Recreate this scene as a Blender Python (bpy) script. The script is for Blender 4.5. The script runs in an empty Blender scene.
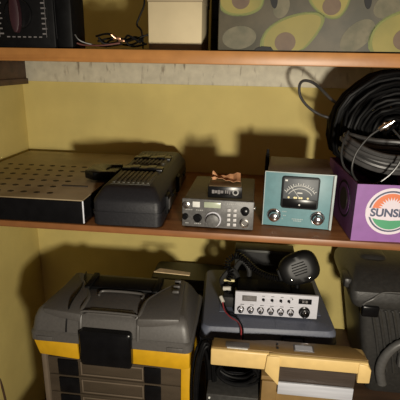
import bpy, bmesh, math, random
from mathutils import Vector, Matrix
random.seed(7)
S = bpy.context.scene
C = S.collection
PI = math.pi

# ------------------------------------------------------------------ materials
def srgb(r, g, b):
    f = lambda c: (c/255/12.92) if c/255 <= .04045 else ((c/255+.055)/1.055)**2.4
    return (f(r), f(g), f(b))

def mat(name, col, rough=.5, metal=0.0, var=.15, scale=30.0, bump=0.0, stretch=(1,1,1), spec=.5, alpha=1.0, coat=0.0):
    m = bpy.data.materials.new(name); m.use_nodes = True
    nt = m.node_tree; N = nt.nodes; L = nt.links
    b = N['Principled BSDF']
    b.inputs['Roughness'].default_value = rough
    b.inputs['Metallic'].default_value = metal
    b.inputs['Specular IOR Level'].default_value = spec
    b.inputs['Coat Weight'].default_value = coat
    b.inputs['Alpha'].default_value = alpha
    tc = N.new('ShaderNodeTexCoord'); mp = N.new('ShaderNodeMapping')
    mp.inputs['Scale'].default_value = stretch
    nz = N.new('ShaderNodeTexNoise'); nz.inputs['Scale'].default_value = scale
    nz.inputs['Detail'].default_value = 5.0
    L.new(tc.outputs['Object'], mp.inputs['Vector']); L.new(mp.outputs['Vector'], nz.inputs['Vector'])
    cr = N.new('ShaderNodeValToRGB')
    cr.color_ramp.elements[0].position = .3; cr.color_ramp.elements[1].position = .7
    cr.color_ramp.elements[0].color = tuple(c*(1-var) for c in col)+(1,)
    cr.color_ramp.elements[1].color = tuple(min(1, c*(1+var)) for c in col)+(1,)
    L.new(nz.outputs['Fac'], cr.inputs['Fac']); L.new(cr.outputs['Color'], b.inputs['Base Color'])
    if bump:
        bp = N.new('ShaderNodeBump'); bp.inputs['Strength'].default_value = bump; bp.inputs['Distance'].default_value = .002
        L.new(nz.outputs['Fac'], bp.inputs['Height']); L.new(bp.outputs['Normal'], b.inputs['Normal'])
    return m

def worn(name, col, stain, rough, s1, s2, lo=.56, hi=.72, stretch=(1,1,1), bump=.1):
    """base colour with irregular darker stains / worn streaks of their own shape"""
    m = mat(name, col, rough, 0, .10, s1, bump)
    nt = m.node_tree; N = nt.nodes; L = nt.links; b = N['Principled BSDF']
    base = b.inputs['Base Color'].links[0].from_socket
    tc = N.new('ShaderNodeTexCoord'); mp = N.new('ShaderNodeMapping'); mp.inputs['Scale'].default_value = stretch
    nz = N.new('ShaderNodeTexNoise'); nz.inputs['Scale'].default_value = s2; nz.inputs['Detail'].default_value = 8.0
    L.new(tc.outputs['Object'], mp.inputs['Vector']); L.new(mp.outputs['Vector'], nz.inputs['Vector'])
    cr = N.new('ShaderNodeValToRGB')
    cr.color_ramp.elements[0].position = lo; cr.color_ramp.elements[1].position = hi
    cr.color_ramp.elements[0].color = (0,0,0,1); cr.color_ramp.elements[1].color = (1,1,1,1)
    L.new(nz.outputs['Fac'], cr.inputs['Fac'])
    mx = N.new('ShaderNodeMix'); mx.data_type = 'RGBA'
    L.new(cr.outputs['Color'], mx.inputs[0]); L.new(base, mx.inputs[6]); mx.inputs[7].default_value = (*stain, 1)
    L.new(mx.outputs[2], b.inputs['Base Color'])
    return m

M = {}
M['wall'] = worn('wall_paint', (.61,.50,.175), (.57,.455,.155), .75, 6, 4, .45, .75)
M['cleat'] = worn('scuffed_grey_paint', (.60,.56,.43), (.25,.21,.15), .6, 40, 60, .60, .74, (1,1,.25), .2)
M['brown'] = mat('dark_brown_wood', (.075,.040,.022), .6, 0, .3, 30, .2, (.2,1,1))
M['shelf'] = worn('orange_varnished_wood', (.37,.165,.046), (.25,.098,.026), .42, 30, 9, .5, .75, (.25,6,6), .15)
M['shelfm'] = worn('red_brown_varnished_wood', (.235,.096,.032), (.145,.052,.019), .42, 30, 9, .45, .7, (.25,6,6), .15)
M['floorm'] = mat('dull_floor_boards', (.16,.10,.06), .6, 0, .3, 20, .1)
M['ceil'] = mat('ceiling_paint', (.5,.45,.33), .8)
M['black'] = mat('black_plastic', (.004,.004,.0043), .5, 0, .25, 60, .05, (1,1,1), .12)
M['blackg'] = mat('black_gloss_plastic', (.005,.005,.0055), .25, 0, .2, 40, 0, (1,1,1), .22)
M['micbody'] = mat('satin_black_plastic', (.006,.006,.006), .42, 0, .2, 60, 0, (1,1,1), .25)
M['blackm'] = mat('black_matte', (.008,.008,.008), .7, 0, .3, 40)
M['case'] = mat('charcoal_pebbled_plastic', (.012,.012,.0145), .5, 0, .2, 220, .2, (1,1,1), .35)
M['casehi'] = mat('olive_grey_ribbed_plastic', (.060,.056,.040), .5, 0, .2, 60, .2)
M['rubber'] = mat('black_cable_jacket', (.0035,.0035,.0038), .5, 0, .3, 60, .05, (1,1,1), .12)
M['greycable'] = mat('grey_cable_jacket', (.042,.041,.041), .4, 0, .25, 40, .1)
M['leadcable'] = mat('thin_grey_cable_jacket', (.020,.020,.020), .35, 0, .2, 40)
M['silver'] = mat('bright_nickel', (.80,.78,.74), .22, 1, .08, 60)
M['chrome'] = mat('chrome', (.85,.85,.88), .14, 1, .05, 40)
M['alu'] = mat('brushed_aluminium', (.52,.52,.57), .42, 0, .08, 80, .05, (1,8,8))
M['steel'] = mat('bright_steel_sheet', (.62,.64,.70), .34, .35, .12, 30, .05, (.2,4,4))
M['plate'] = worn('tan_metal_plate', (.31,.245,.145), (.22,.165,.09), .42, 20, 12, .5, .7)
M['hole'] = mat('dark_hole', (.03,.022,.014), .8)
M['teal'] = mat('teal_enamel', (.112,.228,.254), .45, 0, .07, 60)
M['tealedge'] = mat('pale_metal_edge', (.27,.32,.32), .4, 0)
M['taupe'] = mat('taupe_enamel', (.185,.145,.115), .5, 0, .12, 60, .1)
M['meter'] = mat('meter_dial_dark', (.070,.078,.085), .5, 0, .2, 40)
M['bezel'] = mat('meter_bezel_black', (.010,.012,.014), .5)
M['ink'] = mat('white_ink', (.60,.60,.57), .6, 0, .1, 90)
M['dimink'] = mat('greyed_ink', (.30,.30,.29), .6, 0, .2, 90)
M['fadeink'] = mat('faded_ink', (.14,.13,.13), .6, 0, .2, 90)
M['yellowink'] = mat('pale_yellow_ink', (.70,.62,.32), .5)
M['radio'] = mat('grey_radio_panel', (.092,.090,.088), .45, 0, .25, 160, .15)
M['radiotop'] = mat('olive_radio_cover', (.105,.092,.058), .48, 0, .15, 90, .1)
M['lcd'] = mat('pale_lcd', (.36,.40,.30), .3)
M['button'] = mat('light_grey_button', (.46,.45,.45), .4)
M['purple'] = mat('purple_card', (.205,.080,.270), .55, 0, .08, 40)
M['card'] = mat('brown_card', (.62,.47,.27), .8, 0, .15, 60, .1)
M['logowhite'] = mat('logo_white', (.58,.52,.58), .5, 0, .03)
M['logogrey'] = mat('logo_slate', (.055,.065,.115), .5, 0, .05)
M['orange'] = mat('logo_orange', (.56,.15,.06), .5, 0, .05)
M['green'] = mat('logo_green', (.055,.26,.13), .5, 0, .05)
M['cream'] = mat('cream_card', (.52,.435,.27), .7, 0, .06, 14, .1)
M['creamshade'] = mat('shaded_cream_card', (.32,.26,.165), .7, 0, .08, 14, .1)  # darkened cream card: shade on the lid put into the colour
M['avobg'] = worn('printed_grey_avocado_skins', (.070,.058,.034), (.038,.035,.020), .6, 20, 14, .42, .62)
M['avoskin'] = worn('printed_green_skin', (.13,.15,.035), (.055,.075,.02), .6, 40, 40, .4, .65)
M['avodark'] = worn('printed_dull_skin', (.12,.105,.062), (.08,.075,.042), .6, 30, 40, .4, .65)
M['avoflesh'] = worn('printed_yellow_flesh', (.215,.180,.042), (.155,.145,.034), .6, 12, 10, .45, .7)
M['avorim'] = mat('printed_green_flesh', (.145,.155,.036), .6, 0, .15, 20)
M['pit'] = worn('printed_brown_pit', (.120,.078,.046), (.08,.05,.032), .6, 30, 30, .45, .7)
M['grey'] = mat('grey_toolbox_plastic', (.078,.073,.068), .45, 0, .10, 180, .12)
M['yellow'] = mat('yellow_plastic', (.56,.31,.008), .45, 0, .08, 40)
M['smoke'] = mat('smoky_clear_plastic', (.085,.064,.043), .3, 0, .2, 8, 0, (1,1,4), .5, .66)
M['smokerim'] = mat('smoky_clear_rib', (.155,.12,.085), .3, 0, .1, 20, 0, (1,1,1), .5, .9)
M['blue'] = mat('blue_grey_plastic', (.085,.095,.130), .5, 0, .08, 140, .15)
M['olive'] = mat('dark_olive_plastic', (.018,.018,.012), .5, 0, .2, 60, .1)
M['redwire'] = mat('red_wire', (.24,.03,.035), .4)
M['dullred'] = mat('dull_red_wire', (.10,.03,.025), .5)
M['greentip'] = mat('green_sleeve', (.10,.22,.16), .4)
M['beige'] = mat('cream_beige_plastic', (.60,.425,.170), .45, 0, .06, 40)
M['tan'] = mat('tan_plastic', (.20,.122,.042), .45, 0, .10, 40)
M['panel'] = mat('dark_brown_panel', (.055,.042,.034), .35, .1, .15, 60, .05, (.3,4,4))
M['slot'] = mat('grey_slot', (.10,.09,.085), .5)
M['whitepl'] = mat('white_plastic', (.55,.53,.47), .4)
M['copper'] = mat('copper_clip', (.62,.34,.20), .3, .9)
M['maroon'] = mat('maroon_knob', (.028,.008,.012), .5)
M['paper'] = mat('orange_tan_paper', (.50,.25,.12), .7, 0, .15, 60, .2)
M['paperb'] = mat('kraft_label_top', (.20,.14,.07), .6, 0, .2, 50, .1)
M['darkgrey'] = mat('dark_grey_plastic', (.035,.034,.032), .42, 0, .2, 100, .25)
M['greyring'] = mat('mid_grey_plastic', (.10,.098,.095), .4, 0, .12, 90, .1)

# ------------------------------------------------------------------ mesh building
def smoothpath(pts, closed=False, k=6):
    P = [Vector(p) for p in pts]; n = len(P); out = []
    segs = n if closed else n-1
    for i in range(segs):
        if closed: a, b, c, d = P[(i-1) % n], P[i], P[(i+1) % n], P[(i+2) % n]
        else: a, b, c, d = P[max(i-1,0)], P[i], P[i+1], P[min(i+2,n-1)]
        for j in range(k):
            t = j/k
            out.append(.5*((2*b)+(c-a)*t+(2*a-5*b+4*c-d)*t*t+(3*b-a-3*c+d)*t**3))
    if not closed: out.append(P[-1])
    return out

class MB:
    def __init__(s): s.bm = bmesh.new(); s.mi = 0
    def m(s, i): s.mi = i; return s
    def _merge(s, tb, X=None):
        mp = {}
        for v in tb.verts: mp[v] = s.bm.verts.new(X @ v.co if X else v.co)
        for f in tb.faces:
            try: nf = s.bm.faces.new([mp[v] for v in f.verts]); nf.material_index = s.mi
            except ValueError: pass
        tb.free(); return s
    def box(s, x0, x1, y0, y1, z0, z1, bev=0.0, seg=2, X=None):
        tb = bmesh.new(); bmesh.ops.create_cube(tb, size=1)
        for v in tb.verts:
            v.co = Vector(((x0+x1)/2+v.co.x*(x1-x0), (y0+y1)/2+v.co.y*(y1-y0), (z0+z1)/2+v.co.z*(z1-z0)))
        if bev > 0:
            bmesh.ops.bevel(tb, geom=list(tb.edges), offset=bev, segments=seg, profile=.5, affect='EDGES')
        return s._merge(tb, X)
    def loft(s, rings, cap=True, closed=False, X=None):
        tb = bmesh.new(); R = [[tb.verts.new(p) for p in r] for r in rings]; n = len(R[0])
        m = len(R)
        for i in range(m if closed else m-1):
            A, B = R[i], R[(i+1) % m]
            for j in range(n): tb.faces.new((A[j], A[(j+1) % n], B[(j+1) % n], B[j]))
        if cap and not closed:
            tb.faces.new(list(reversed(R[0]))); tb.faces.new(R[-1])
        bmesh.ops.recalc_face_normals(tb, faces=list(tb.faces))
        return s._merge(tb, X)
    def tube(s, pts, r, n=8, closed=False, k=6, smooth=True, X=None):
        P = smoothpath(pts, closed, k) if smooth else [Vector(p) for p in pts]
        m = len(P); T = []
        for i in range(m):
            a = P[(i-1) % m] if (closed or i > 0) else P[i]
            b = P[(i+1) % m] if (closed or i < m-1) else P[i]
            d = b-a; T.append(d.normalized() if d.length > 1e-9 else Vector((0,0,1)))
        u = T[0].orthogonal().normalized(); rings = []
        for i in range(m):
            u = (u-T[i]*u.dot(T[i])); u = u.normalized() if u.length > 1e-6 else T[i].orthogonal().normalized()
            w = T[i].cross(u); rr = r(i/(m-1)) if callable(r) else r
            rings.append([P[i]+rr*(math.cos(2*PI*j/n)*u+math.sin(2*PI*j/n)*w) for j in range(n)])
        return s.loft(rings, True, closed, X)
    def lathe(s, o, d, prof, n=20, X=None):
        o = Vector(o); d = Vector(d).normalized(); u = d.orthogonal().normalized(); w = d.cross(u)
        rings = [[o+d*h+max(r,1e-5)*(math.cos(2*PI*j/n)*u+math.sin(2*PI*j/n)*w) for j in range(n)] for h, r in prof]
        return s.loft(rings, True, False, X)
    def cyl(s, p0, p1, r, n=16, X=None):
        p0 = Vector(p0); p1 = Vector(p1); return s.lathe(p0, p1-p0, [(0,r),((p1-p0).length,r)], n, X)
    def prism(s, poly, f0, f1, X=None, bev=0):
        """poly: 2-D points; f0/f1 map a 2-D point to the 3-D near/far face"""
        tb = bmesh.new(); A = [tb.verts.new(f0(*p)) for p in poly]; B = [tb.verts.new(f1(*p)) for p in poly]; n = len(A)
        for j in range(n): tb.faces.new((A[j], A[(j+1) % n], B[(j+1) % n], B[j]))
        tb.faces.new(A); tb.faces.new(list(reversed(B)))
        bmesh.ops.recalc_face_normals(tb, faces=list(tb.faces))
        if bev: bmesh.ops.bevel(tb, geom=list(tb.edges), offset=bev, segments=2, profile=.5, affect='EDGES')
        return s._merge(tb, X)
    def plate(s, poly, y, t=.0006):
        """thin raised print on a face looking to -y; poly in (x,z)"""
        return s.prism(poly, lambda a, b: (a, y-t, b), lambda a, b: (a, y, b))
    def top(s, poly, z, t=.0006):
        return s.prism(poly, lambda a, b: (a, b, z+t), lambda a, b: (a, b, z))
    def bar(s, x0, x1, z0, z1, y, t=.0006): return s.plate([(x0,z0),(x1,z0),(x1,z1),(x0,z1)], y, t)
    def ball(s, c, rx, ry, rz, n=14, X=None):
        tb = bmesh.new(); bmesh.ops.create_uvsphere(tb, u_segments=n, v_segments=n//2+2, radius=1)
        for v in tb.verts: v.co = Vector((c[0]+v.co.x*rx, c[1]+v.co.y*ry, c[2]+v.co.z*rz))
        return s._merge(tb, X)
    def text(s, body, size, pos, y, t=.0006, bold=0.0, X=None):
        cu = bpy.data.curves.new('lettering', 'FONT'); cu.body = body; cu.size = size; cu.align_x = 'CENTER'
        cu.extrude = t; cu.offset = bold
        o = bpy.data.objects.new('lettering', cu); C.objects.link(o); bpy.context.view_layer.update()
        me = bpy.data.meshes.new_from_object(o.evaluated_get(bpy.context.evaluated_depsgraph_get()))
        tb = bmesh.new(); tb.from_mesh(me)
        for v in tb.verts: v.co = Vector((pos[0]+v.co.x, y-v.co.z, pos[1]+v.co.y))
        bpy.data.objects.remove(o); bpy.data.curves.remove(cu); bpy.data.meshes.remove(me)
        return s._merge(tb, X)

def rrect(x0, x1, y0, y1, z, r, n=4):
    out = []
    for cx, cy, a0 in ((x1-r,y1-r,0),(x0+r,y1-r,PI/2),(x0+r,y0+r,PI),(x1-r,y0+r,1.5*PI)):
        for i in range(n+1):
            a = a0+i/n*PI/2; out.append((cx+r*math.cos(a), cy+r*math.sin(a), z))
    return out
def ell(cx, cz, rx, rz, n=28, a0=0, a1=2*PI, rot=0, close=False):
    out = []
    for i in range(n if not close else n+1):
        a = a0+(a1-a0)*i/n; x = rx*math.cos(a); z = rz*math.sin(a)
        out.append((cx+x*math.cos(rot)-z*math.sin(rot), cz+x*math.sin(rot)+z*math.cos(rot)))
    return out

def build(name, mb, mats, angle=38):
    if not isinstance(mats, (list, tuple)): mats = [mats]
    bm = mb.bm; bm.normal_update()
    for f in bm.faces: f.smooth = True
    for e in bm.edges:
        e.smooth = not (len(e.link_faces) != 2 or e.calc_face_angle(PI) > math.radians(angle))
    me = bpy.data.meshes.new(name); bm.to_mesh(me); bm.free()
    for k in mats: me.materials.append(M[k])
    o = bpy.data.objects.new(name, me); C.objects.link(o); return o
def part(name, mb, mats, parent, label=None, angle=38):
    o = build(name, mb, mats, angle); o.parent = parent
    if label: o['label'] = label
    return o
def thing(name, label, cat, loc, rz=0, group=None):
    o = bpy.data.objects.new(name, None); C.objects.link(o); o.empty_display_size = .05
    o.location = loc; o.rotation_euler = (0,0,rz); o['label'] = label; o['category'] = cat
    if group: o['group'] = group
    return o
def solo(name, mb, mats, label, cat, loc=(0,0,0), rz=0, group=None, angle=38):
    o = build(name, mb, mats, angle); o.location = loc; o.rotation_euler = (0,0,rz); o['label'] = label; o['category'] = cat
    if group: o['group'] = group
    return o
def struct(name, mb, mats):
    o = build(name, mb, mats); o['kind'] = 'structure'; return o

# ------------------------------------------------------------------ the closet
H = .4185
struct('wall_back', MB().box(-.08, 1.83, 0, .08, -1.13, 1.08), 'wall')
struct('wall_left', MB().box(-.08, 0, -.72, 0, -1.13, 1.08), 'wall')
struct('wall_right', MB().box(1.75, 1.83, -.72, 0, -1.13, 1.08), 'wall')
struct('floor', MB().box(-.08, 1.83, -2.4, 0, -1.13, -1.05), 'floorm')
struct('ceiling', MB().box(-.08, 1.83, -.72, 0, 1.0, 1.08), 'ceil')
struct('trim_1', MB().box(0, 1.75, -.019, 0, .3175, .390, .0015), 'cleat')
struct('trim_2', MB().box(0, .028, -.58, -.0195, .327, .390, .001).box(0, .034, -.58, -.0195, .308, .327, .001), 'brown')
mb = MB().box(.30, 1.50, -.80, -.01, -.645, -.62, .002)
for x in (.33, 1.47):
    for y in (-.76, -.05): mb.box(x-.025, x+.025, y-.025, y+.025, -1.05, -.645)
struct('support_bench', mb, 'brown')  # unseen low bench on legs, added to carry the lower objects
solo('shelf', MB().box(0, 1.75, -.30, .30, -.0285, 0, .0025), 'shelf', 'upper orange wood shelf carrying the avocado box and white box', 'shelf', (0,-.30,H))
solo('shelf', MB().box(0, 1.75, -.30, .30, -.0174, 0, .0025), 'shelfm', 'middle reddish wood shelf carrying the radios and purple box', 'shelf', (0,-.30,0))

# ------------------------------------------------------------------ top shelf
t = thing('multimeter', 'black analog multimeter with a round range dial at left end of upper shelf', 'multimeter', (.345,-.55,H))
part('body', MB().box(-.095, .062, -.045, .03, 0, .20, .004), 'black', t)
part('carrying_case', MB().box(.0625, .100, -.040, .04, 0, .21, .006).tube([(.064,-.041,.02),(.064,-.043,.10),(.064,-.041,.205)], .0011), 'black', t)
fp = MB().box(-.088, .050, -.047, -.045, .006, .195, .0008)
fp.m(1)
for i in range(9):
    z = .028+i*.0105
    fp.bar(.034, .042+.003*(i % 2), z, z+.0030, -.047); fp.bar(-.066, -.057-.002*(i % 3), z, z+.0030, -.047)
for i in range(7):
    x = -.050+i*.0125; fp.bar(x, x+.008, .1125, .1155, -.047); fp.bar(x, x+.007, .0215, .024, -.047)
fp.bar(.0425, .0433, .022, .115, -.047); fp.bar(-.0670, -.0662, .022, .115, -.047)
part('dial_panel', fp, ['black','fadeink'], t)
kn = MB().lathe((-.017,-.047,.070), (0,-1,0), [(0,.031),(.006,.031),(.008,.029)], 28)
k = part('range_dial', kn, 'blackg', t)
part('pointer_knob', MB().prism(ell(-.017,.070,.011,.040,20), lambda a,b:(a,-.070,b), lambda a,b:(a,-.055,b), bev=.002), 'maroon', k, 'dark maroon pointer knob')
for sx in (-.04, .03):
    part('jack', MB().lathe((sx,-.047,.150), (0,-1,0), [(0,.006),(.004,.006),(.004,.003)], 14), 'blackg', t)

t = thing('test_leads', 'tangled black and red test leads with a copper clip between multimeter and white box', 'cable', (.515,-.545,H))
rng = random.Random(3)
for i, (z0, ph) in enumerate(((.008,0),(.012,1.3),(.006,2.4),(.016,3.3),(.011,4.4))):
    pts = [(-.02+.026*j+rng.uniform(-.01,.01), -.012+.02*math.sin(ph+j*1.1), z0+.009*(1+math.sin(ph*2+j*1.9))) for j in range(5)]
    part('black_lead', MB().tube(pts, .0023), 'rubber', t)
part('grey_lead', MB().tube([(-.066,-.042,.030),(-.060,-.040,.020),(-.050,-.035,.014),(-.03,-.025,.009),(.0,-.02,.006),(.03,.0,.012)], .0017), 'greycable', t)
part('red_lead', MB().tube([(-.066,-.034,.012),(-.05,-.03,.008),(-.01,-.03,.008),(.03,-.02,.014)], .0018), 'dullred', t)
part('clip', MB().box(.018,.036,-.036,-.027,.020,.026,.0015).box(.030,.044,-.034,-.028,.016,.021,.001).cyl((.024,-.034,.023),(.016,-.038,.030),.003,10), 'copper', t)
part('drooping_lead', MB().tube([(.078,.0,.003),(.074,.005,.040),(.062,.01,.055),(.070,.01,.075),(.080,.012,.10),(.077,.012,.13)], .0022), 'rubber', t)

t = thing('cardboard_box', 'plain cream white box in the middle of the upper shelf', 'box', (.665,-.457,H))
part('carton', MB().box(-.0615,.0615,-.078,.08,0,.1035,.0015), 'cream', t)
part('lid', MB().box(-.063,.063,-.0795,.0815,.1036,.140,.0015), 'creamshade', t)
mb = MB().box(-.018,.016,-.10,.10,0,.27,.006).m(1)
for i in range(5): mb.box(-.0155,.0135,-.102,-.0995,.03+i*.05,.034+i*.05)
solo('black_block', mb, ['blackm','black'], 'black ridged block standing in the gap between white box and avocado box', 'case', (.7465,-.25,H))  # plain black block with ridges, fills the gap

# avocado box: px -> local x,z at the front face
t = thing('avocado_box', 'cardboard produce box printed with halved avocados on upper shelf', 'box', (1.016,-.40,H), .01)
W0, W1, YF, HB = -.25, .42, -.188, .25
mb = MB().box(W0, W1, YF, .17, 0, HB, .003)
cart = part('carton', mb, 'avobg', t)
ax = lambda px: (px-218)*.002062-.25
az = lambda py: (49.5-py)*.00208+.001
def avo(px, py, rx, ry, rot, pit, mats=(1,2,3,4)):
    """pear outline: skin, green rim, flesh, pit (radii in px)"""
    o = []
    def pear(k, n=34):
        q = []
        for i in range(n):
            a = 2*PI*i/n; r = 1+.0*a
            x = rx*math.cos(a)*k; y = ry*math.sin(a)*k*(1-.30*math.cos(a))
            q.append((ax(px)+(x*math.cos(rot)-y*math.sin(rot))*.00207, az(py)+(x*math.sin(rot)+y*math.cos(rot))*.00207))
        return [(min(max(a_, W0+.003), W1-.003), min(max(b_, .003), HB-.003)) for a_, b_ in q]
    for m_, kk, tt in ((0,1.0,.0004),(1,.95,.0007),(2,.88,.0010)):
        pr.m(m_).plate(pear(kk), YF, tt)
    if pit:
        cx, cy, rr = pit
        pr.m(3).plate([(a_, max(b_,.003)) for a_, b_ in ell(ax(cx), az(cy), rr*.00207, rr*.00207*.92)], YF, .0014)
pr = MB()
avo(241, -4, 24, 23, -.5, (240,2,9))
avo(294, 34, 35, 19, .56, (287,41,10.5))
avo(329, -2, 22, 21, -1.2, (330,7,9))
avo(402, 34, 34, 25, .7, (404,37,11))
avo(470, 12, 32, 24, .3, (462,14,11))
pr.m(4).plate([(a_, max(b_,.003)) for a_, b_ in ell(ax(358), az(34), .040, .024, 26, rot=.75)], YF, .0004)
pr.m(4).plate([(a_, max(b_,.003)) for a_, b_ in ell(ax(240), az(37), .036, .023, 26, rot=.1)], YF, .0003)
pr.m(4).plate(ell(ax(281), az(8), .016, .022, 22, rot=-.3), YF, .0003)
pr.m(4).plate(ell(ax(385), az(6), .032, .022, 22, rot=.5), YF, .0003)
part('avocado_print', pr, ['avoskin','avorim','avoflesh','pit','avodark'], t, 'printed avocado halves in green, yellow and brown')
for px in (273, 364):
    part('hand_hole', MB().plate(ell(ax(px), az(0), .0075, .020, 22, rot=.15), YF, .0018), 'blackm', t, 'black slot cut in the carton')
part('scuff', MB().plate([(ax(256),.0015),(ax(276),.0015),(ax(273),az(45.5)),(ax(264),az(45)),(ax(258),az(47))], YF, .0020), 'blackm', t, 'torn dark notch along the bottom edge')

# ------------------------------------------------------------------ middle shelf
# flat metal-topped box
t = thing('flat_equipment_box', 'wide flat black box with perforated tan metal top at left of middle shelf', 'box', (.236,-.315,0))
part('body', MB().box(-.214,.208,-.281,.275,0,.060,.003), 'blackg', t)
pl = MB().box(-.214,.208,-.281,.275,.0605,.064,.0012).m(1)
for r in range(6):
    for c in range(9):
        x = -.185+c*.036+(.018 if r % 2 else 0); y = -.235+r*.058
        if x < .12: pl.top(ell(x, y, .0092, .0084, 6), .064, .0004)
part('top_plate', pl, ['plate','hole'], t, 'perforated tan metal top plate')
part('slot', MB().box(.105,.178,-.168,-.160,.064,.0665,.001), 'hole', t)
part('corner_edge', MB().tube([(.2085,-.2815,.004),(.2085,-.2815,.062)], .0022, 8), 'steel', t, 'corner edge with its highlight built in as bright metal')  # bright tube stands in for the highlight on this corner

# long black hard case
t = thing('hard_case', 'long black plastic hard case lying beside the flat metal-topped box', 'case', (.5485,-.345,0), .025)
def prof(zs, X0, X1, Y0, Y1): return [rrect(X0+i, X1-i, Y0+i*1.3, Y1-i, z, .016) for z, i in zs]
part('lower_shell', MB().loft(prof(((0,.005),(.004,0),(.034,0)), -.086,.086,-.252,.250)), 'case', t)
part('upper_shell', MB().loft(prof(((.036,0),(.062,0),(.070,.003),(.092,.018),(.097,.024)), -.086,.086,-.252,.250)), 'case', t)
part('seam_lip', MB().loft([rrect(-.088,.088,-.254,.252,z,.017) for z in (.031,.039)]), 'case', t)
for y0, y1 in ((-.205,-.075),(.02,.175)):
    mb = MB().box(-.052,.050,y0,y1,.095,.099,.002)
    for i in range(8): mb.box(-.048+i*.0125,-.041+i*.0125,y0+.006,y1-.006,.098,.102,.0012)
    part('ribbed_panel', mb, 'casehi', t, 'olive grey ribbed panel')
for y in (-.045, .10):
    part('strap', MB().box(-.060,.056,y-.018,y+.018,.094,.1045,.003).box(-.035,-.012,y-.019,y+.019,.1046,.107,.001).box(.012,.035,y-.019,y+.019,.1046,.107,.001), 'blackg', t)
part('handle', MB().prism([(-.080,-.075),(-.135,-.090),(-.168,-.065),(-.168,.0),(-.140,.026),(-.080,.03),(-.080,.012),(-.108,.006),(-.112,-.02),(-.112,-.045),(-.100,-.06),(-.080,-.058)], lambda a,b:(a,b,.095), lambda a,b:(a,b,.0705), bev=.004).box(-.118,-.08,-.062,.006,.078,.09,.003), 'blackg', t)
for y in (-.17, .03):
    la = part('latch', MB().box(.085,.094,y-.022,y+.022,.018,.066,.002).m(1).box(.0938,.0955,y-.013,y+.013,.028,.056,.001), ['black','greyring'], t)
for y in (-.06, .17):
    part('hinge', MB().cyl((.088,y-.02,.036),(.088,y+.02,.036),.005,10), 'black', t)

# transceiver
t = thing('transceiver', 'small grey ham radio transceiver with knobs and keypad on middle shelf', 'radio', (.7805,-.464,0), -.022)
t.scale = (1.01,1,1.04)
part('cabinet', MB().box(-.084,.084,-.108,.118,.006,.0725,.003), 'radiotop', t, 'olive grey metal cabinet')
fp = MB().box(-.0868,.0868,-.116,-.108,.005,.0745,.0025)
fp.m(1)
for x0, x1, z in ((-.078,-.058,.0462),(-.052,-.032,.0462),(-.078,-.066,.0125),(-.056,-.036,.0125),(-.025,-.004,.0125),(.050,.076,.0690),(.022,.046,.0655)):
    for i in range(int((x1-x0)/.0045)):
        fp.bar(x0+i*.0045, x0+i*.0045+.0030, z, z+.0024, -.116, .0004)
part('front_panel', fp, ['radio','dimink'], t)
KN = lambda x, z, r, d=.012: MB().lathe((x,-.116,z), (0,-1,0), [(0,r*1.1),(.002,r*1.1),(.003,r),(d,r*.92),(d+.001,r*.78)], 22)
part('knob', KN(-.078,.0310,.0065), 'blackg', t)
part('knob', KN(-.0475,.0285,.0090), 'blackg', t)
kk = KN(-.010,.0270,.0170,.016); part('tuning_knob', kk, 'radio', t, 'large grey tuning knob')
part('tuning_ring', MB().lathe((-.010,-.116,.0270), (0,-1,0), [(0,.0195),(.004,.0195),(.0055,.018)], 28), 'alu', t, 'silver ring behind the tuning knob')
part('knob', KN(.066,.0520,.0095), 'blackg', t)
part('microphone_socket', MB().lathe((.066,-.116,.0235), (0,-1,0), [(0,.0105),(.008,.0105),(.009,.008),(.004,.007)], 20), 'silver', t, 'silver round microphone socket')
part('meter_window', MB().box(-.0610,-.0430,-.1185,-.1155,.0545,.0685,.001), 'ink', t, 'white square meter window')
part('power_switch', MB().lathe((-.0760,-.116,.0590), (0,-1,0), [(0,.0085),(.005,.0085),(.006,.006)], 16).cyl((-.076,-.121,.059),(-.0735,-.130,.0635),.0026,10), 'silver', t, 'silver toggle switch')
part('display', MB().box(-.0330,.0075,-.1180,-.1155,.0550,.0690,.001), 'lcd', t, 'pale green display window')
for i in range(4):
    for j in range(2):
        part('button', MB().box(.0235+j*.0145,.0315+j*.0145,-.1185,-.116,.0125+i*.0118,.0200+i*.0118,.001), 'button', t, 'light grey push button')
for sx in (-1, 1):
    part('side_screw', MB().lathe((sx*.084,-.085,.050), (sx,0,0), [(0,.0045),(.005,.0045),(.0065,.003)], 12), 'silver', t)
for sx in (-.065, .065):
    for sy in (-.085, .095): part('foot', MB().cyl((sx,sy,0),(sx,sy,.007),.008,12), 'black', t)

# little box on the transceiver
t = thing('small_box', 'small black box with worn white lettering lying on top of the transceiver', 'box', (.7915,-.518,.0756), .04)
part('carton', MB().box(-.042,.042,-.036,.044,0,.029,.0012), 'blackg', t)
mb = MB()
for i, (x0, x1, z0, z1) in enumerate(((-.032,-.026,.011,.020),(-.025,-.019,.012,.019),(-.018,-.012,.010,.020),(-.011,-.004,.012,.019),(.000,.003,.012,.020),(.005,.008,.012,.020),(.010,.013,.010,.019))):
    mb.bar(x0, x1, z0, z1, -.036, .0004)
mb.m(1).prism(ell(.026,.015,.0078,.0078,20), lambda a,b:(a,-.0366,b), lambda a,b:(a,-.036,b)).m(2).prism(ell(.026,.015,.0048,.0048,18), lambda a,b:(a,-.0372,b), lambda a,b:(a,-.036,b))
part('worn_lettering', mb, ['fadeink','dimink','blackg'], t)
part('top_label', MB().box(-.040,.040,-.035,.039,.0292,.0300,.0003), 'paperb', t, 'tan label on the top')
mb = MB(); rng = random.Random(5)
g = [[(-.036+.0092*i, -.006+.011*j, .0322+.011*(.55+.45*math.sin(i*.55+j*.7+1.2))+.006*(j==3)+.003*(i%2)) for j in range(4)] for i in range(9)]
tb = bmesh.new(); V = [[tb.verts.new(p) for p in r] for r in g]; V2 = [[tb.verts.new((p[0],p[1],p[2]-.0008)) for p in r] for r in g]
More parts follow.
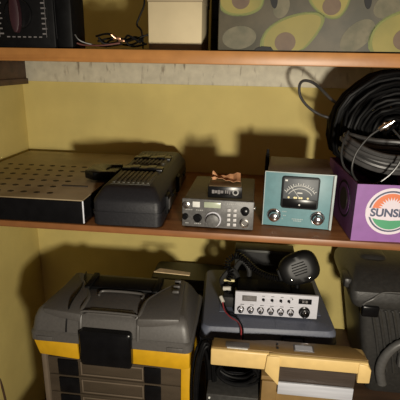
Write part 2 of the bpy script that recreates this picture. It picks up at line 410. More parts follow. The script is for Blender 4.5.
for i in range(8):
    for j in range(3):
        tb.faces.new((V[i][j],V[i+1][j],V[i+1][j+1],V[i][j+1])); tb.faces.new((V2[i][j],V2[i][j+1],V2[i+1][j+1],V2[i+1][j]))
bound = [(i,0) for i in range(8)]+[(8,j) for j in range(3)]+[(i,3) for i in range(8,0,-1)]+[(0,j) for j in range(3,0,-1)]
for q in range(len(bound)):
    a, b = bound[q], bound[(q+1) % len(bound)]
    tb.faces.new((V[a[0]][a[1]],V2[a[0]][a[1]],V2[b[0]][b[1]],V[b[0]][b[1]]))
mb._merge(tb)
mb.prism([(-.034,.032),(-.027,.032),(-.024,.042),(-.034,.055)], lambda a,b:(a,.016,b), lambda a,b:(a+.003,.020,b))
solo('crumpled_paper', mb, 'paper', 'crumpled orange-tan paper scrap resting on the small black box', 'paper', (.7915,-.518,.0756), .04, angle=25)

# wattmeter
t = thing('wattmeter', 'teal fronted wattmeter with black dial window and two chrome knobs', 'meter', (.9815,-.432,0), -.080)
part('cabinet', MB().box(-.0800,.0800,-.096,.096,.004,.1395,.002), 'taupe', t, 'taupe metal cabinet cover')
fp = MB().box(-.0835,.0835,-.101,-.096,.002,.1420,.001).m(1)
fp.box(-.0848,-.0828,-.1030,-.094,.002,.1420).box(.0800,.0850,-.1030,-.094,.002,.1420).box(-.0835,.0835,-.1030,-.095,.1405,.1426)
fp.m(2).box(.0775,.0800,-.1022,-.099,.004,.1400)
fp.m(3)
for x0, x1, z in ((-.037,-.024,.040),(-.034,-.024,.0295),(-.037,-.031,.021),(.034,.062,.0470),(-.012,.016,.0220),(-.008,.012,.0175)):
    n = max(1, int((x1-x0)/.0040))
    for i in range(n): fp.bar(x0+i*.0040, x0+i*.0040+.0029, z, z+.0024, -.101, .0005)
part('front_panel', fp, ['teal','tealedge','bezel','tealedge'], t, 'teal enamel front panel with pale edges')
part('window_bezel', MB().loft([[(x, yy, z) for x, z in [(a,b) for a,b,_ in rrect(-.042+i,.048-i,.052+i,.1335-i,0,.007)]] for yy, i in ((-.101,0),(-.106,0),(-.1075,.002))]), 'bezel', t, 'black meter bezel')
w = MB().box(-.0375,.0435,-.1092,-.1070,.0775,.1295,.0005).m(1)
N_ = 15
for i in range(N_):
    a = PI*(.80-.60*i/(N_-1)); cx, cz = .003,.072
    L_ = .0052 if i % 2 == 0 else .0030
    p = [(cx+(.0420)*math.cos(a-.013), cz+.0420*math.sin(a-.013)), (cx+.0420*math.cos(a+.013), cz+.0420*math.sin(a+.013)),
         (cx+(.0420+L_)*math.cos(a+.013), cz+(.0420+L_)*math.sin(a+.013)), (cx+(.0420+L_)*math.cos(a-.013), cz+(.0420+L_)*math.sin(a-.013))]
    w.plate(p, -.1092, .0005)
for r in (.0410, .0335):
    arc = [(.003+r*math.cos(PI*(.82-.64*i/18)), .072+r*math.sin(PI*(.82-.64*i/18))) for i in range(19)]
    arc2 = [(.003+(r-.0011)*math.cos(PI*(.82-.64*i/18)), .072+(r-.0011)*math.sin(PI*(.82-.64*i/18))) for i in range(18,-1,-1)]
    for i in range(18):
        w.plate([arc[i], arc[i+1], arc2[18-i-1], arc2[18-i]], -.1092, .0005)
w.bar(-.035,-.029,.122,.126,-.1092,.0005).bar(-.004,.008,.0925,.0955,-.1092,.0005)
w.m(2)
for x in (-.024,-.010,-.006,.002,.007,.022): w.plate(ell(x,.0815,.0026,.0026,10), -.1092, .0006)
part('dial_face', w, ['meter','ink','yellowink'], t, 'grey dial face with white scale arcs')
part('needle', MB().tube([(.004,-.1102,.079),(-.022,-.1102,.112)], .0006, 6, smooth=False), 'ink', t)
lw = MB().box(-.0375,.0435,-.1100,-.1070,.056,.0775,.0008).m(1).lathe((.003,-.1100,.064), (0,-1,0), [(0,.0022),(.0012,.0020)], 12)
part('lower_cover', lw, ['blackg','ink'], t, 'black lower meter cover with a screw')
for x, z in ((-.0560,.0300),(.0500,.0300)):
    k = part('knob', MB().lathe((x,-.101,z), (0,-1,0), [(0,.0165),(.003,.0165),(.005,.0140),(.014,.0135),(.0145,.012)], 28), 'blackg', t)
    part('knob_skirt', MB().lathe((x,-.1012,z), (0,-1,0), [(0,.0178),(.0025,.0178),(.0045,.0162)], 28), 'chrome', k, 'chrome skirt')
    part('knob_cap', MB().lathe((x,-.1155,z), (0,-1,0), [(0,.0125),(.006,.0115),(.0075,.0085),(.0085,.002)], 24), 'chrome', k, 'polished chrome cap')
for sx in (-.06, .06):
    for sy in (-.075, .075): part('foot', MB().cyl((sx,sy,0),(sx,sy,.005),.008,12), 'black', t)
part('rear_plug', MB().box(-.094,-.083,.060,.090,.02,.150,.003).cyl((-.0885,.075,.150),(-.0885,.075,.163),.004,10), 'black', t, 'upright black connector behind the cabinet')

# purple box
t = thing('produce_box', 'purple cardboard box with a round sunrise logo at right end of middle shelf', 'box', (1.1785,-.442,0), .045)
bw, bd, bh, th = .0905, .148, .1375, .003
part('carton', MB().box(-bw,bw,-bd,bd,0,th).box(-bw,bw,-bd,-bd+th,th,bh).box(-bw,bw,bd-th,bd,th,bh).box(-bw,-bw+th,-bd+th,bd-th,th,bh).box(bw-th,bw,-bd+th,bd-th,th,bh), 'purple', t)
def logo(X=None):
    lx, lz, R = -.0085, .0745, .0570
    q = MB()
    def disc(r, tt, a0=0, a1=2*PI): q.prism(ell(lx, lz, r, r*.985, 44, a0, a1, close=(a1-a0) < 6), lambda a,b:(a,-bd-tt,b), lambda a,b:(a,-bd,b), X)
    q.m(0); disc(R, .0004)
    q.m(1); disc(R*.885, .0006)
    q.m(0); disc(R*.815, .0008)
    q.m(2)
    a = math.asin(.12/.74)
    q.prism([(lx+R*.76*math.cos(t_), lz+.012*0+R*.76*math.sin(t_)) for t_ in [a+(PI-2*a)*i/30 for i in range(31)]], lambda a,b:(a,-bd-.0010,b), lambda a,b:(a,-bd,b), X)
    q.m(3)
    a2 = math.asin(.40)
    q.prism([(lx+R*.76*math.cos(t_), lz+R*.76*math.sin(t_)) for t_ in [PI+a2+(PI-2*a2)*i/30 for i in range(31)]], lambda a,b:(a,-bd-.0010,b), lambda a,b:(a,-bd,b), X)
    q.m(0)
    sun = []
    for i in range(27):
        t_ = PI*i/26; r = R*(.52 if i % 2 == 0 else .36); sun.append((lx+r*math.cos(t_), lz+R*.10+r*math.sin(t_)))
    q.prism(sun, lambda a,b:(a,-bd-.0014,b), lambda a,b:(a,-bd,b), X)
    q.prism([(lx-R*.99,lz-R*.20),(lx-R*.5,lz-R*.34),(lx,lz-R*.38),(lx+R*.5,lz-R*.34),(lx+R*.99,lz-R*.20),(lx+R*.97,lz+R*.14),(lx,lz+R*.14),(lx-R*.97,lz+R*.14)], lambda a,b:(a,-bd-.0012,b), lambda a,b:(a,-bd,b), X)
    q.m(1)
    q.text('SUNSET', R*.46, (lx, lz-R*.20), -bd-.0016, .0004, .0009, X)
    return q
part('logo', logo(), ['logowhite','logogrey','orange','green'], t, 'round SUNSET logo with orange sky, white sun and green field')
Xs = Matrix.Translation((-bw+bd-.0002,0,0)) @ Matrix.Translation((-bd,0,0)) @ Matrix.Rotation(-PI/2, 4, 'Z') @ Matrix.Translation((0,bd,0))
lg = MB()
def side_poly(cx, cz, rx, rz, tt): return lambda a,b:(-bw-tt, cx+a, cz+b)
lg.m(0).prism(ell(0,0,.060,.046,36), side_poly(-.05,.074,1,1,.0008), side_poly(-.05,.074,1,1,0))
lg.m(1).prism(ell(0,0,.052,.040,36), side_poly(-.05,.074,1,1,.0012), side_poly(-.05,.074,1,1,0))
lg.m(2).prism(ell(0,0,.034,.028,36), side_poly(-.05,.074,1,1,.0016), side_poly(-.05,.074,1,1,0))
part('shaded_logo', lg, ['blackm','purple','casehi'], t, 'round logo on the left side panel, painted in shaded olive')  # side logo with its shade painted in as olive and black

# coax coils
rng = random.Random(11)
pts = []
turns, cx, cy, cz = 51, 1.236, -.31, .222
for i in range(turns*24):
    a = 2*PI*i/24+1.2; k = i/24
    R = (.152, .146, .128, .050, .110, .140, .088, .016, .034, .068, .150, .120, .026, .100, .056, .078, .040)[int(k) % 17]+rng.uniform(-.003,.003)
    x = R*1.08*math.cos(a); z = R*math.sin(a)*1.03
    if z < -.075: x *= max(.40, 1+(z+.075)*8.5)
    z = min(z, .159)
    y = .042*math.sin(k*1.7+.4)+.014*math.cos(a*2+k)
    pts.append((x, y-.06*z, max(z,-.150)))
mb = MB().tube(pts, .0056, 8, k=1)
solo('coax_coil', mb, 'rubber', 'big upright coil of black coaxial cable standing in the purple box', 'cable', (cx,cy,cz))
pts = []
for i in range(5*26):
    a = 2*PI*i/26; k = i/26
    R = 1-.06*(int(k) % 3)
    pts.append((.122*R*math.cos(a), .060*R*math.sin(a), 0.009*k-.020+.012*math.sin(a)+.030*math.cos(a)**2*(math.cos(a) < 0)))
solo('coax_coil', MB().tube(pts, .0062, 8, k=2), 'greycable', 'thicker grey cable coil lying on the purple box before the black coil', 'cable', (1.198,-.462,.176))
solo('loose_cable_end', MB().tube([(.135,-.02,-.055),(.095,-.015,-.005),(.070,-.01,.014),(.040,0,.042),(.015,.01,.058),(-.008,.01,.060),(-.018,.005,.045),(-.012,0,.015),(.012,-.01,-.013),(.045,-.02,-.032),(.085,-.03,-.045),(.13,-.04,-.075)], .0042, 8), 'greycable', 'grey cable loop sticking out left of the black coil against the wall', 'cable', (1.0,-.25,.287))

t = thing('patch_lead', 'thin patch cable with a silver plug hanging across the coils', 'cable', (1.12,-.56,.15))
part('lead', MB().tube([(.010,-.012,.108),(-.010,-.012,.090),(-.032,-.014,.055),(-.038,-.015,.020),(-.028,-.010,-.004),(-.008,0,-.020),(.025,.0,-.018),(.055,-.002,.010),(.072,.0,.045),(.070,.005,.080),(.05,.02,.105)], .0024, 8), 'leadcable', t)
part('loop', MB().tube([(-.050,.01,.100),(-.060,.0,.075),(-.062,-.002,.045),(-.052,.0,.018),(-.028,.02,-.004)], .0024, 8), 'leadcable', t)
d = Vector((.80,-.15,.58)).normalized(); o = Vector((.010,-.012,.108))
pg = part('plug', MB().lathe(o, d, [(0,.0035),(.003,.0055),(.012,.0060),(.0125,.0075),(.021,.0075),(.0215,.0050),(.031,.0050),(.032,.0030)], 18), 'silver', t, 'silver screw-on plug')
part('center_pin', MB().cyl(o+d*.031, o+d*.037, .0018, 10), 'silver', pg)
part('collar_wings', MB().box(-.0025,.0025,-.0085,.0085,-.0025,.0025,.001, X=Matrix.Translation(o+d*.017) @ Matrix.Rotation(-.62,4,'Y') @ Matrix.Rotation(PI/2,4,'X')), 'silver', pg)

# ------------------------------------------------------------------ lower shelf
# toolbox
t = thing('toolbox', 'grey and yellow toolbox with clear drawers at lower left', 'toolbox', (.5065,-.503,-.6205), -.006)
t.scale = (.968,1,1.03)
part('core', MB().box(-.183,.192,-.085,.110,.004,.232,.004), 'blackm', t, 'dark storage interior')
for i in range(4):
    z0 = .226-.0575*(i+1); z1 = z0+.0545
    dr = part('drawer', MB().box(-.191,.200,-.112,-.105,z0,z1,.002).box(-.191,-.187,-.105,.0,z0,z1).box(.196,.200,-.105,.0,z0,z1).box(-.187,.196,-.105,.0,z0,z0+.003), 'smoke', t, 'smoky clear drawer')
    part('drawer_rib', MB().box(-.090,.085,-.1155,-.112,z1-.010,z1-.006,.001).box(-.090,.085,-.1155,-.112,z0+.006,z0+.010,.001).box(-.094,-.090,-.1155,-.112,z0+.006,z1-.006,.001).box(.085,.089,-.1155,-.112,z0+.006,z1-.006,.001), 'smokerim', dr)
    part('drawer_latch', MB().box(-.160,-.100,-.1185,-.1125,z0+.003,z1-.002,.003), 'blackg', dr, 'black drawer latch')
    part('drawer_latch', MB().box(.092,.140,-.1185,-.1125,z0+.003,z1-.002,.003), 'blackg', dr, 'black drawer latch')
for sx in (-1, 1):
    x0, x1 = (-.207,-.192) if sx < 0 else (.196,.2225)
    part('side_post', MB().box(x0, x1, -.119, .115, 0, .236, .004), 'smokerim' if sx < 0 else 'yellow', t, None if sx < 0 else 'yellow side post')
part('base_tray', MB().box(-.210,.223,-.122,.118,0,.006,.002), 'grey', t)
yr = MB()
yr.box(-.208,.214,.105,.118,.236,.283,.003).box(-.213,-.197,-.105,.118,.240,.283,.003).box(.205,.221,-.115,.118,.236,.283,.003)
yr.prism([(-.219,.283),(-.205,.240),(-.090,.233),(-.093,.283)], lambda a,b:(a,-.127,b), lambda a,b:(a,-.104,b), bev=.003)
yr.prism([(.035,.283),(.035,.250),(.050,.236),(.202,.233),(.222,.238),(.222,.283)], lambda a,b:(a,-.127,b), lambda a,b:(a,-.104,b), bev=.003)
yr.box(-.10,.05,-.112,-.104,.236,.283)
part('rim', yr, 'yellow', t, 'yellow upper rim')
ld = MB()
ld.loft([rrect(-.2245,.2245,-.130,.130,.284,.016), rrect(-.2275,.2275,-.133,.132,.287,.018), rrect(-.2275,.2275,-.133,.132,.308,.018), rrect(-.2225,.2225,-.128,.128,.313,.018)])
def lidring(z, xf, xb, yf, yb, r=.018):
    P = rrect(-1,1,-1,1,z,.09); out = []
    for x, y, _ in P:
        v = (y+1)/2; w = xf+(xb-xf)*v; out.append((x*w, yf+(yb-yf)*v, z))
    return out
ld.loft([lidring(.313,.2225,.215,-.127,.127), lidring(.345,.217,.195,-.121,.118), lidring(.362,.210,.182,-.110,.108), lidring(.370,.200,.172,-.098,.098)])
# side pads with curved inner ridges, notches on the right
for sx in (-1, 1):
    pad = [(.078,-.126),(.192,-.112),(.176,.085),(.150,.085),(.138,.045),(.110,.005),(.082,-.045)]
    ld.prism(pad, lambda a,b:(sx*a,b,.380-.010*(b < -.10)), lambda a,b:(sx*a,b,.345), bev=.006)
    ld.tube([(sx*.080,-.128,.300),(sx*.080,-.121,.345),(sx*.082,-.104,.371),(sx*.086,-.045,.3745),(sx*.114,.008,.3745),(sx*.141,.046,.3745),(sx*.153,.084,.371)], .0055, 8)
for i in range(3): ld.box(.150-.002*i,.170-.002*i,-.002+.030*i,.010+.030*i,.380,.388,.003)
lid = part('lid', ld, 'grey', t, 'grey pebbled lid')
part('front_lip', MB().prism([(-.075,.365),(-.060,.372),(.060,.372),(.075,.365)], lambda a,b:(a,-.118,b), lambda a,b:(a,-.090,b-.0), bev=.003).tube([(-.060,-.030,.3735),(-.050,-.010,.3765),(.058,-.010,.3765),(.068,-.030,.3735)], .0035, 8).tube([(-.074,-.118,.363),(-.070,-.112,.372),(.066,-.112,.372),(.072,-.118,.363)], .0030, 8), 'grey', lid)
part('handle', MB().box(-.10,.092,.006,.076,.368,.379,.005).box(-.115,-.098,-.005,.085,.368,.384,.004).box(.090,.108,-.005,.085,.368,.384,.004), 'black', t, 'black carrying handle folded into the lid')
for x0, x1 in ((-.205,-.160),(.160,.205)):
    part('lid_clip', MB().box(x0,x1,-.1365,-.130,.288,.302,.002), 'grey', lid)
part('rubbing_strip', MB().tube([(-.122,-.127,.315),(-.120,-.117,.355),(-.118,-.09,.3795),(-.125,.0,.3790),(-.150,.10,.373)], .0022, 8), 'black', lid, 'black seam groove')
lt = MB().loft([[(x, yy, z) for x, z in [(a,b) for a,b,_ in rrect(-.078+i,.066-i,.233+i,.334-i,0,.010)]] for yy, i in ((-.128,0),(-.144,0),(-.148,.004))])
part('latch', lt, 'blackg', t, 'large black front latch')
solo('cardboard_scrap', MB().prism([(-.05,.012),(.048,.006),(.050,-.012),(-.062,-.014)], lambda a,b:(a,b,.0025), lambda a,b:(a,b,0)), 'card', 'small tan cardboard scrap lying on the back of the toolbox lid', 'cardboard', (.638,-.385,-.2245), -.09)

t = thing('flat_case', 'dark flat case half hidden behind the toolbox lid', 'case', (.68,-.10,-.62))
part('shell', MB().loft([rrect(-.17+i,.17-i,-.075+i,.075-i,z,.015) for z, i in ((0,.004),(.004,0),(.250,0),(.258,.006))]), 'olive', t)
part('lid_band', MB().box(-.172,.172,-.078,.076,.212,.220,.002), 'black', t)

# supporting bin under the blue case
solo('storage_bin', MB().loft([rrect(-.155+i,.155-i,-.165+i,.165-i,z,.02) for z, i in ((0,.015),(.19,.002),(.195,0),(.208,0))]), 'blackm', 'black bin underneath the blue-grey case', 'bin', (.925,-.375,-.62))

# blue-grey case
t = thing('tool_case', 'blue-grey plastic tool case lying flat under the CB radio', 'case', (.9225,-.362,-.412), .065)
X0, X1, Y0, Y1 = -.196,.176,-.190,.165
part('lower_shell', MB().loft([rrect(X0+i,X1-i,Y0+i,Y1-i,z,.022) for z, i in ((0,.010),(.006,.002),(.062,0),(.075,.0))]), 'blue', t)
part('lid', MB().loft([rrect(X0+i,X1-i,Y0+i,Y1-i,z,.022) for z, i in ((.078,0),(.112,.002),(.1205,.007),(.1215,.012))]), 'blue', t)
part('seam_lip', MB().loft([rrect(X0-.002,X1+.002,Y0-.003,Y1+.002,z,.024) for z in (.074,.084)]), 'blue', t)
part('recess_panel', MB().box(-.145,.145,-.110,.12,.1215,.1235,.001).box(.010,.0125,-.177,-.112,.1215,.1228), 'blue', t)
for x in (-.145,):
    part('latch', MB().box(x-.022,x+.040,Y0-.008,Y0+.002,.070,.088,.002).m(1).box(x+.012,x+.018,Y0-.009,Y0-.007,.078,.083), ['greyring','blackm'], t)
la = MB().box(.030,.080,Y0-.010,Y0+.001,.060,.100,.003)
part('latch', la, 'blue', t)
part('latch_outline', MB().tube([(.026,Y0-.005,.066),(.026,Y0-.004,.106),(.084,Y0-.004,.106),(.084,Y0-.004,.094)], .0028, 6, smooth=False), 'blackm', t, 'black gap around the latch')
part('hinge', MB().cyl((-.12,Y1+.004,.075),(.12,Y1+.004,.075),.006,10), 'blackm', t)

# black box behind the radio
t = thing('speaker_box', 'dark olive box standing on the tool case behind the CB radio', 'box', (.9135,-.235,-.2905))
part('cabinet', MB().box(-.096,.096,-.030,.030,0,.104,.003), 'olive', t)
mb = MB().box(-.088,.088,-.0325,-.030,.008,.096,.001)
part('front_grille', mb, 'blackm', t)

# CB radio
t = thing('cb_radio', 'silver faced CB radio with a row of knobs and a black hand microphone', 'radio', (.942,-.428,-.2865), .02)
part('chassis', MB().box(-.106,.106,-.055,.085,.004,.066,.002), 'black', t)
fp = MB().box(-.1145,.1145,-.065,-.055,.002,.0735,.002).m(1)
for i in range(6): fp.bar(-.099+i*.0275, -.089+i*.0275, .0335, .0352, -.065, .0004)
for i in range(4): fp.bar(-.040+i*.0255, -.032+i*.0255, .0635, .0650, -.065, .0004)
fp.plate(ell(.044,.060,.0018,.0018,10), -.065, .0005)
part('front_panel', fp, ['alu','blackm'], t, 'brushed silver front panel')
w = MB().box(-.0945,-.0545,-.0670,-.0645,.0465,.0635,.001).m(1).box(-.0905,-.0585,-.0676,-.0668,.0500,.0600)
part('signal_meter', w, ['slot','fadeink'], t, 'dark signal meter window')
w = MB().box(.0605,.0960,-.0670,-.0645,.0480,.0635,.001).m(1)
for i in range(2): w.bar(.070+i*.009,.076+i*.009,.0520,.0595,-.067,.0004)
part('channel_display', w, ['blackg','fadeink'], t, 'black channel display')
for x in (-.0975,-.070,-.042,-.014,.0135,.041):
    k = part('knob', MB().lathe((x,-.065,.0200), (0,-1,0), [(0,.0090),(.003,.0090),(.0035,.0075),(.013,.0068),(.014,.0055)], 20), 'chrome', t)
    part('knob_base', MB().lathe((x,-.0652,.0200), (0,-1,0), [(0,.0098),(.002,.0098),(.0024,.0085)], 20), 'blackm', k, 'black knob base')
    part('pointer', MB().box(x-.0010,x+.0010,-.0800,-.0785,.0175,.0262), 'blackm', k, 'black pointer mark')
k = part('channel_knob', MB().lathe((.0785,-.065,.0240), (0,-1,0), [(0,.0155),(.004,.0155),(.005,.0130),(.015,.0120),(.016,.0100)], 26), 'blackg', t, 'large black channel knob')
part('knob_cap', MB().lathe((.0785,-.081,.0240), (0,-1,0), [(0,.0085),(.002,.0080)], 22).box(.0770,.0800,-.0860,-.0820,.0140,.0350,.001), 'chrome', k, 'chrome cap and pointer')
for x in (-.036,-.012,.012,.034):
    part('toggle_switch', MB().lathe((x,-.065,.0540), (0,-1,0), [(0,.0042),(.003,.0042),(.004,.003)], 12).cyl((x,-.068,.054),(x+.001,-.077,.0555),.0018,8), 'blackg', t, 'small black toggle switch')
for x0, x1 in ((-.108,-.050),(.045,.108)): part('mount_bracket', MB().box(x0,x1,-.052,.02,.0665,.0705,.001), 'black', t)
# hand microphone, resting on the right end
Xm = Matrix.Translation((.062,.002,.124)) @ Matrix.Rotation(-.28,4,'X') @ Matrix.Rotation(-.40,4,'Y')
def micring(y, k): return [(a*k, y, b*k) for a, b in [(.058*math.copysign(abs(math.cos(q))**.75, math.cos(q)), .047*math.copysign(abs(math.sin(q))**.75, math.sin(q))*(1+.10*math.cos(q))) for q in [2*PI*i/32 for i in range(32)]]]
mic = part('microphone', MB().loft([micring(-.026,.50), micring(-.024,.78), micring(-.016,.94), micring(-.004,1.0), micring(.010,.96), micring(.022,.80), micring(.026,.45)], X=Xm), 'micbody', t, 'black hand microphone')
g = MB()
for i in range(5): g.box(-.022+.002*abs(i-2),.022-.002*abs(i-2),-.0275,-.0250,-.014+i*.0075,-.011+i*.0075,.0008, X=Xm)
part('mic_grille', g, 'black', mic)
sc = MB()
for x, z in ((-.034,.010),(.034,.012),(-.030,-.020),(.018,-.030)): sc.lathe((x,-.0235,z), (0,-1,0), [(0,.0024),(.0014,.0019)], 10, X=Xm)
part('mic_glints', sc, 'silver', mic)  # small silver discs stand in for highlights on the microphone
part('talk_switch', MB().box(-.062,-.050,-.010,.010,-.018,.016,.003, X=Xm), 'black', mic)
part('cord_boot', MB().lathe((-.02,0,-.044), (-.4,0,-1), [(0,.008),(.014,.006),(.022,.005)], 12, X=Xm), 'rubber', mic)
core = smoothpath([(.030,.015,.082),(.0,.020,.078),(-.030,.022,.085),(-.060,.025,.100),(-.085,.030,.122),(-.108,.035,.136),(-.132,.035,.128),(-.143,.030,.105),(-.130,.02,.085),(-.138,.0,.055),(-.128,-.02,.030)], False, 12)
hp = []; ln = 0
for i, p in enumerate(core):
    if i: ln += (core[i]-core[i-1]).length
    tdir = (core[min(i+1,len(core)-1)]-core[max(i-1,0)]).normalized(); u = tdir.cross(Vector((0,1,0)))
    u = u.normalized() if u.length > .1 else tdir.orthogonal().normalized(); v = tdir.cross(u)
    hp.append((ln, p, u, v))
coil = []; total = hp[-1][0]; nst = int(total/.0075*10)
for s_ in range(nst+1):
    L_ = total*s_/nst; i = 0
    while i < len(hp)-2 and hp[i+1][0] < L_: i += 1
    f = (L_-hp[i][0])/max(1e-9, hp[i+1][0]-hp[i][0]); p = hp[i][1].lerp(hp[i+1][1], f); u = hp[i][2]; v = hp[i][3]
    a = L_/.0075*2*PI; coil.append(p+.0085*(math.cos(a)*u+math.sin(a)*v))
part('coiled_cord', MB().tube(coil, .0024, 6, smooth=False), 'blackg', t, 'black coiled microphone cord')
part('plug_bundle', MB().box(-.150,-.116,-.040,.030,.004,.040,.008).tube([(-.14,.03,.02),(-.155,.02,.06),(-.13,.03,.09),(-.11,.04,.06),(-.13,.04,.02)], .009, 8).tube([(-.10,.045,.015),(-.12,.05,.07),(-.10,.055,.11),(-.075,.05,.08),(-.085,.05,.02)], .008, 8), 'blackm', t, 'black bundle of plugs beside the chassis')
part('fuse_holder', MB().cyl((-.150,-.010,.050),(-.128,-.012,.053),.0065,12).cyl((-.156,-.03,.034),(-.148,-.042,.024),.0055,12), 'whitepl', t, 'white fuse holder')
part('plug_contact', MB().box(-.150,-.118,.002,.012,.066,.072,.002), 'yellowink', t, 'pale plug contact strip')
part('red_wire', MB().tube([(-.150,-.040,.026),(-.143,-.062,.010),(-.125,-.090,.0068),(-.105,-.110,.0068),(-.0955,-.137,.0050),(-.0940,-0.1410,-.012),(-.0935,-0.1430,-.030)], .0019, 8), 'redwire', t, 'red power wire')
part('black_wire', MB().tube([(-.148,-.034,.020),(-.130,-.074,.0070),(-.112,-.086,.0070),(-.098,-.110,.0066),(-.0905,-.137,.0045),(-.0890,-0.1410,-.014),(-.0890,-0.1430,-.030)], .0019, 8), 'rubber', t, 'black power wire')
part('wire_tip', MB().cyl((-.0935,-.1430,-.028),(-.0930,-.1440,-.042),.0024,8).cyl((-.0890,-.1430,-.028),(-.0880,-.1440,-.044),.0024,8), 'greentip', t, 'green sleeved wire tips')

# beige machine
t = thing('beige_appliance', 'beige plastic appliance with a silver strip and dark panel in front of the tool case', 'appliance', (.973,-.628,-.62))
t.scale = (1,1,.983)
LX, RX = -.196, .192       # local x of the ends; front at y = -.03
hd = MB()
hd.prism([(-.030,.337),(-.030,.289),(.018,.289),(.024,.322),(.018,.333),(-.024,.3385)], lambda a,b:(LX,a,b), lambda a,b:(-.050,a,b), bev=.004)
part('left_housing', hd, 'beige', t, 'cream left housing')
tp = MB().prism([(LX+.004,.018),(-.10,.018),(-.05,.028),(.150,.030),(.166,.020),(.187,-.022),(-.030,-.024),(-.052,-.020),(LX+.004,-.022)], lambda a,b:(a,b,.3395-.05*max(0,b)), lambda a,b:(a,b,.325), bev=.001)
top_ = part('top_cover', tp, 'tan', t, 'tan top cover')
part('front_band', MB().box(-.052,.186,-.034,-.020,.305,.3385,.004), 'beige', t, 'cream front band')
part('end_cap', MB().prism([(.162,.337),(.183,.334),(.193,.320),(.193,.282),(.163,.280)], lambda a,b:(a,-.0365,b), lambda a,b:(a,.028,b), bev=.003), 'beige', t, 'cream right end cap')
part('end_cap', MB().prism([(-.056,.336),(-.024,.336),(-.024,.250),(-.060,.290)], lambda a,b:(a,-.0365,b), lambda a,b:(a,.028,b), bev=.002), 'beige', t, 'cream left end cap')
part('dark_panel', MB().box(-.024,.162,-.024,-.018,.256,.306,.001).box(-.024,.162,-.0255,-.0235,.296,.2985), 'panel', t, 'dark brown recessed panel')
part('silver_strip', MB().box(-.024,.160,-.0305,-.024,.220,.256,.001), 'steel', t, 'bright silver metal strip')
part('base', MB().box(-.066,.163,-.018,.028,0,.262,.003).box(-.064,-.026,-.026,.02,0,.252,.002), 'tan', t, 'tan lower base')
part('slot', MB().box(-.160,-.100,-.016,.004,.3385,.3405,.0008).m(1).box(-.156,-.104,-.022,-.0165,.3385,.3403,.0005), ['slot','ink'], top_, 'grey slot with a white strip')
part('window', MB().box(.010,.060,-.012,.014,.3375,.3408,.001).m(1).box(.014,.056,-.009,.011,.3408,.3413), ['slot','steel'], top_, 'silver rectangular window')
part('button', MB().cyl((-.030,.010,.336),(-.030,.010,.3412),.0032,10).cyl((-.030,-.006,.336),(-.030,-.006,.3412),.0032,10), 'blackm', top_, 'small dark buttons')

# cables
def loops(n, rx, rz, ry, seed, k=20, tilt=0):
    r = random.Random(seed); P = []
    for i in range(n*k):
        a = 2*PI*i/k; q = i/k; s = 1-.06*(q % 3)+r.uniform(-.012,.012)
        P.append((rx*s*math.cos(a)+.006*math.sin(q*2), ry*math.sin(q*1.6)+tilt*math.sin(a), rz*s*math.sin(a)+rz))
    return P
solo('cable_loop', MB().tube(loops(8,.026,.165,.014,4,26), .0045, 8, k=1), 'rubber', 'black cable loops hanging between toolbox and beige appliance', 'cable', (.7560,-.625,-.615), .5)
solo('cord_coil', MB().tube(loops(7,.055,.036,.020,9,22), .0040, 8, k=1), 'rubber', 'coiled black power cord under the left side of the beige appliance', 'cable', (.846,-.618,-.410))
t = thing('power_supply', 'black power supply box with a small white indicator under the power cord', 'power supply', (.842,-.618,-.62))
part('housing', MB().box(-.072,.060,-.055,.04,0,.208,.003), 'darkgrey', t)
part('indicator', MB().lathe((-.064,-.055,.197), (0,-1,0), [(0,.003),(.002,.0025)], 10), 'ink', t, 'white indicator')
solo('cable_arc', MB().tube([(-.10,.005,-.20),(-.070,0,-.02),(-.03,-.004,.008),(.02,-.004,.010),(.065,0,-.004),(.10,.005,-.20)], .006, 8), 'greycable', 'grey cable arching in front of the silver strip at bottom edge', 'cable', (1.085,-.70,-.418))

# right hand black case
t = thing('tool_case', 'tall black ribbed tool case with a grey latch ring at lower right', 'case', (1.340,-.205,-.62))
t.scale = (1.14,1.0,.80)
bd_ = MB()
def trap(z, x0, x1, y0, y1): return rrect(x0, x1, y0, y1, z, .02)
bd_.loft([trap(0,-.060,.12,-.145,.14), trap(.01,-.068,.128,-.150,.145), trap(.25,-.100,.130,-.150,.145), trap(.385,-.115,.132,-.150,.145)])
part('body', bd_, 'darkgrey', t)
l2 = MB().loft([trap(.388,-.128,.14,-.160,.15), trap(.398,-.138,.145,-.166,.155), trap(.425,-.145,.145,-.166,.155), trap(.455,-.145,.145,-.160,.150), trap(.488,-.134,.142,-.120,.142), trap(.505,-.118,.134,-.060,.132), trap(.510,-.105,.125,-.030,.122)])
lid = part('lid', l2, 'darkgrey', t)
part('lid_hump', MB().loft([trap(.505,-.100,-.020,-.02,.10), trap(.518,-.094,-.026,-.01,.09), trap(.522,-.086,-.034,.0,.08)]), 'darkgrey', lid)
part('corner_lug', MB().box(-.158,-.136,-.12,-.05,.440,.480,.008), 'darkgrey', lid)
part('lip_highlight', MB().tube([(-.112,-.166,.405),(-.106,-.170,.420),(-.090,-.170,.436),(-.078,-.164,.448),(-.060,-.158,.458),(-.02,-.157,.460),(.06,-.157,.460),(.13,-.155,.460)], .0030, 8), 'greyring', lid, 'lid lip edge with its highlight in lighter grey')  # lighter grey tube paints the highlight along the lid lip
part('lid_clip', MB().box(-.115,-.070,-.176,-.150,.360,.405,.006), 'blackg', t, 'black lid clip')
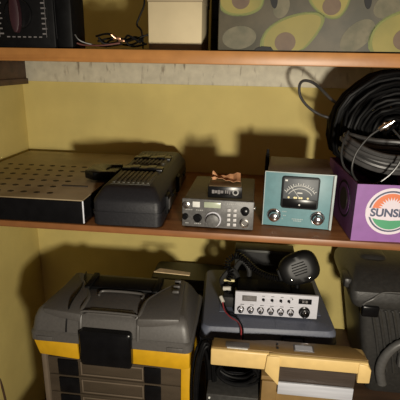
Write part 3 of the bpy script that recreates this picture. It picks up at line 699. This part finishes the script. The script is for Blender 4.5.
for i in range(5):
    x = -.088+i*.0185
    part('rib', MB().tube([(x,-.149,.372),(x+.006,-.153,.366),(x+.030,-.152,.240),(x+.052,-.150,.10)], .0045, 8), 'darkgrey', t)
ring = MB().tube([(-.030,-.162,.055),(-.042,-.166,.125),(-.035,-.168,.190),(-.008,-.168,.245),(.03,-.168,.270),(.08,-.168,.275)], .0135, 10)
ring.box(.0,.065,-.175,-.148,.145,.200,.008).tube([(.02,-.176,.190),(.038,-.180,.172),(.05,-.178,.150)], .007, 8)
part('latch_ring', ring, 'greyring', t, 'grey curved latch ring')
solo('brown_cord', MB().tube([(0,0,-.30),(.004,0,-.12),(-.003,0,.0),(-.012,0,.06)], .004, 8), 'brown', 'reddish brown cord against the left wall at bottom left corner', 'cord', (.008,-.372,-.76))

# ------------------------------------------------------------------ light, world, camera
ld_ = bpy.data.lights.new('hand_lamp', 'AREA'); ld_.shape = 'DISK'; ld_.size = .11; ld_.energy = 24; ld_.color = (1.0,.91,.76)
lo = bpy.data.objects.new('hand_lamp', ld_); C.objects.link(lo); lo.location = (1.12,-1.85,.09)
dv = Vector((.85,0,.0))-lo.location; lo.rotation_euler = dv.to_track_quat('-Z','Y').to_euler()
w = bpy.data.worlds.new('World'); S.world = w; w.use_nodes = True
w.node_tree.nodes['Background'].inputs[0].default_value = (1.0,.70,.58,1); w.node_tree.nodes['Background'].inputs[1].default_value = .052

cam = bpy.data.cameras.new('camera'); co = bpy.data.objects.new('camera', cam); C.objects.link(co); S.camera = co
cam.sensor_width = 36; cam.sensor_fit = 'HORIZONTAL'; cam.lens = 36*436.355/400; cam.clip_start = .02
Fv = Vector((-.10697545,.94721379,-.30222886)); Rv = Vector((.99290866,.11762737,.01721016)); Uv = Vector((-.05185209,.29824459,.95308002))
mw = Matrix(((Rv.x,Uv.x,-Fv.x,.847701),(Rv.y,Uv.y,-Fv.y,-1.582375),(Rv.z,Uv.z,-Fv.z,.395374),(0,0,0,1)))
co.matrix_world = mw
vs = S.view_settings; vs.view_transform = 'Standard'; vs.look = 'None'; vs.gamma = 1; vs.use_curve_mapping = False; vs.exposure = 0
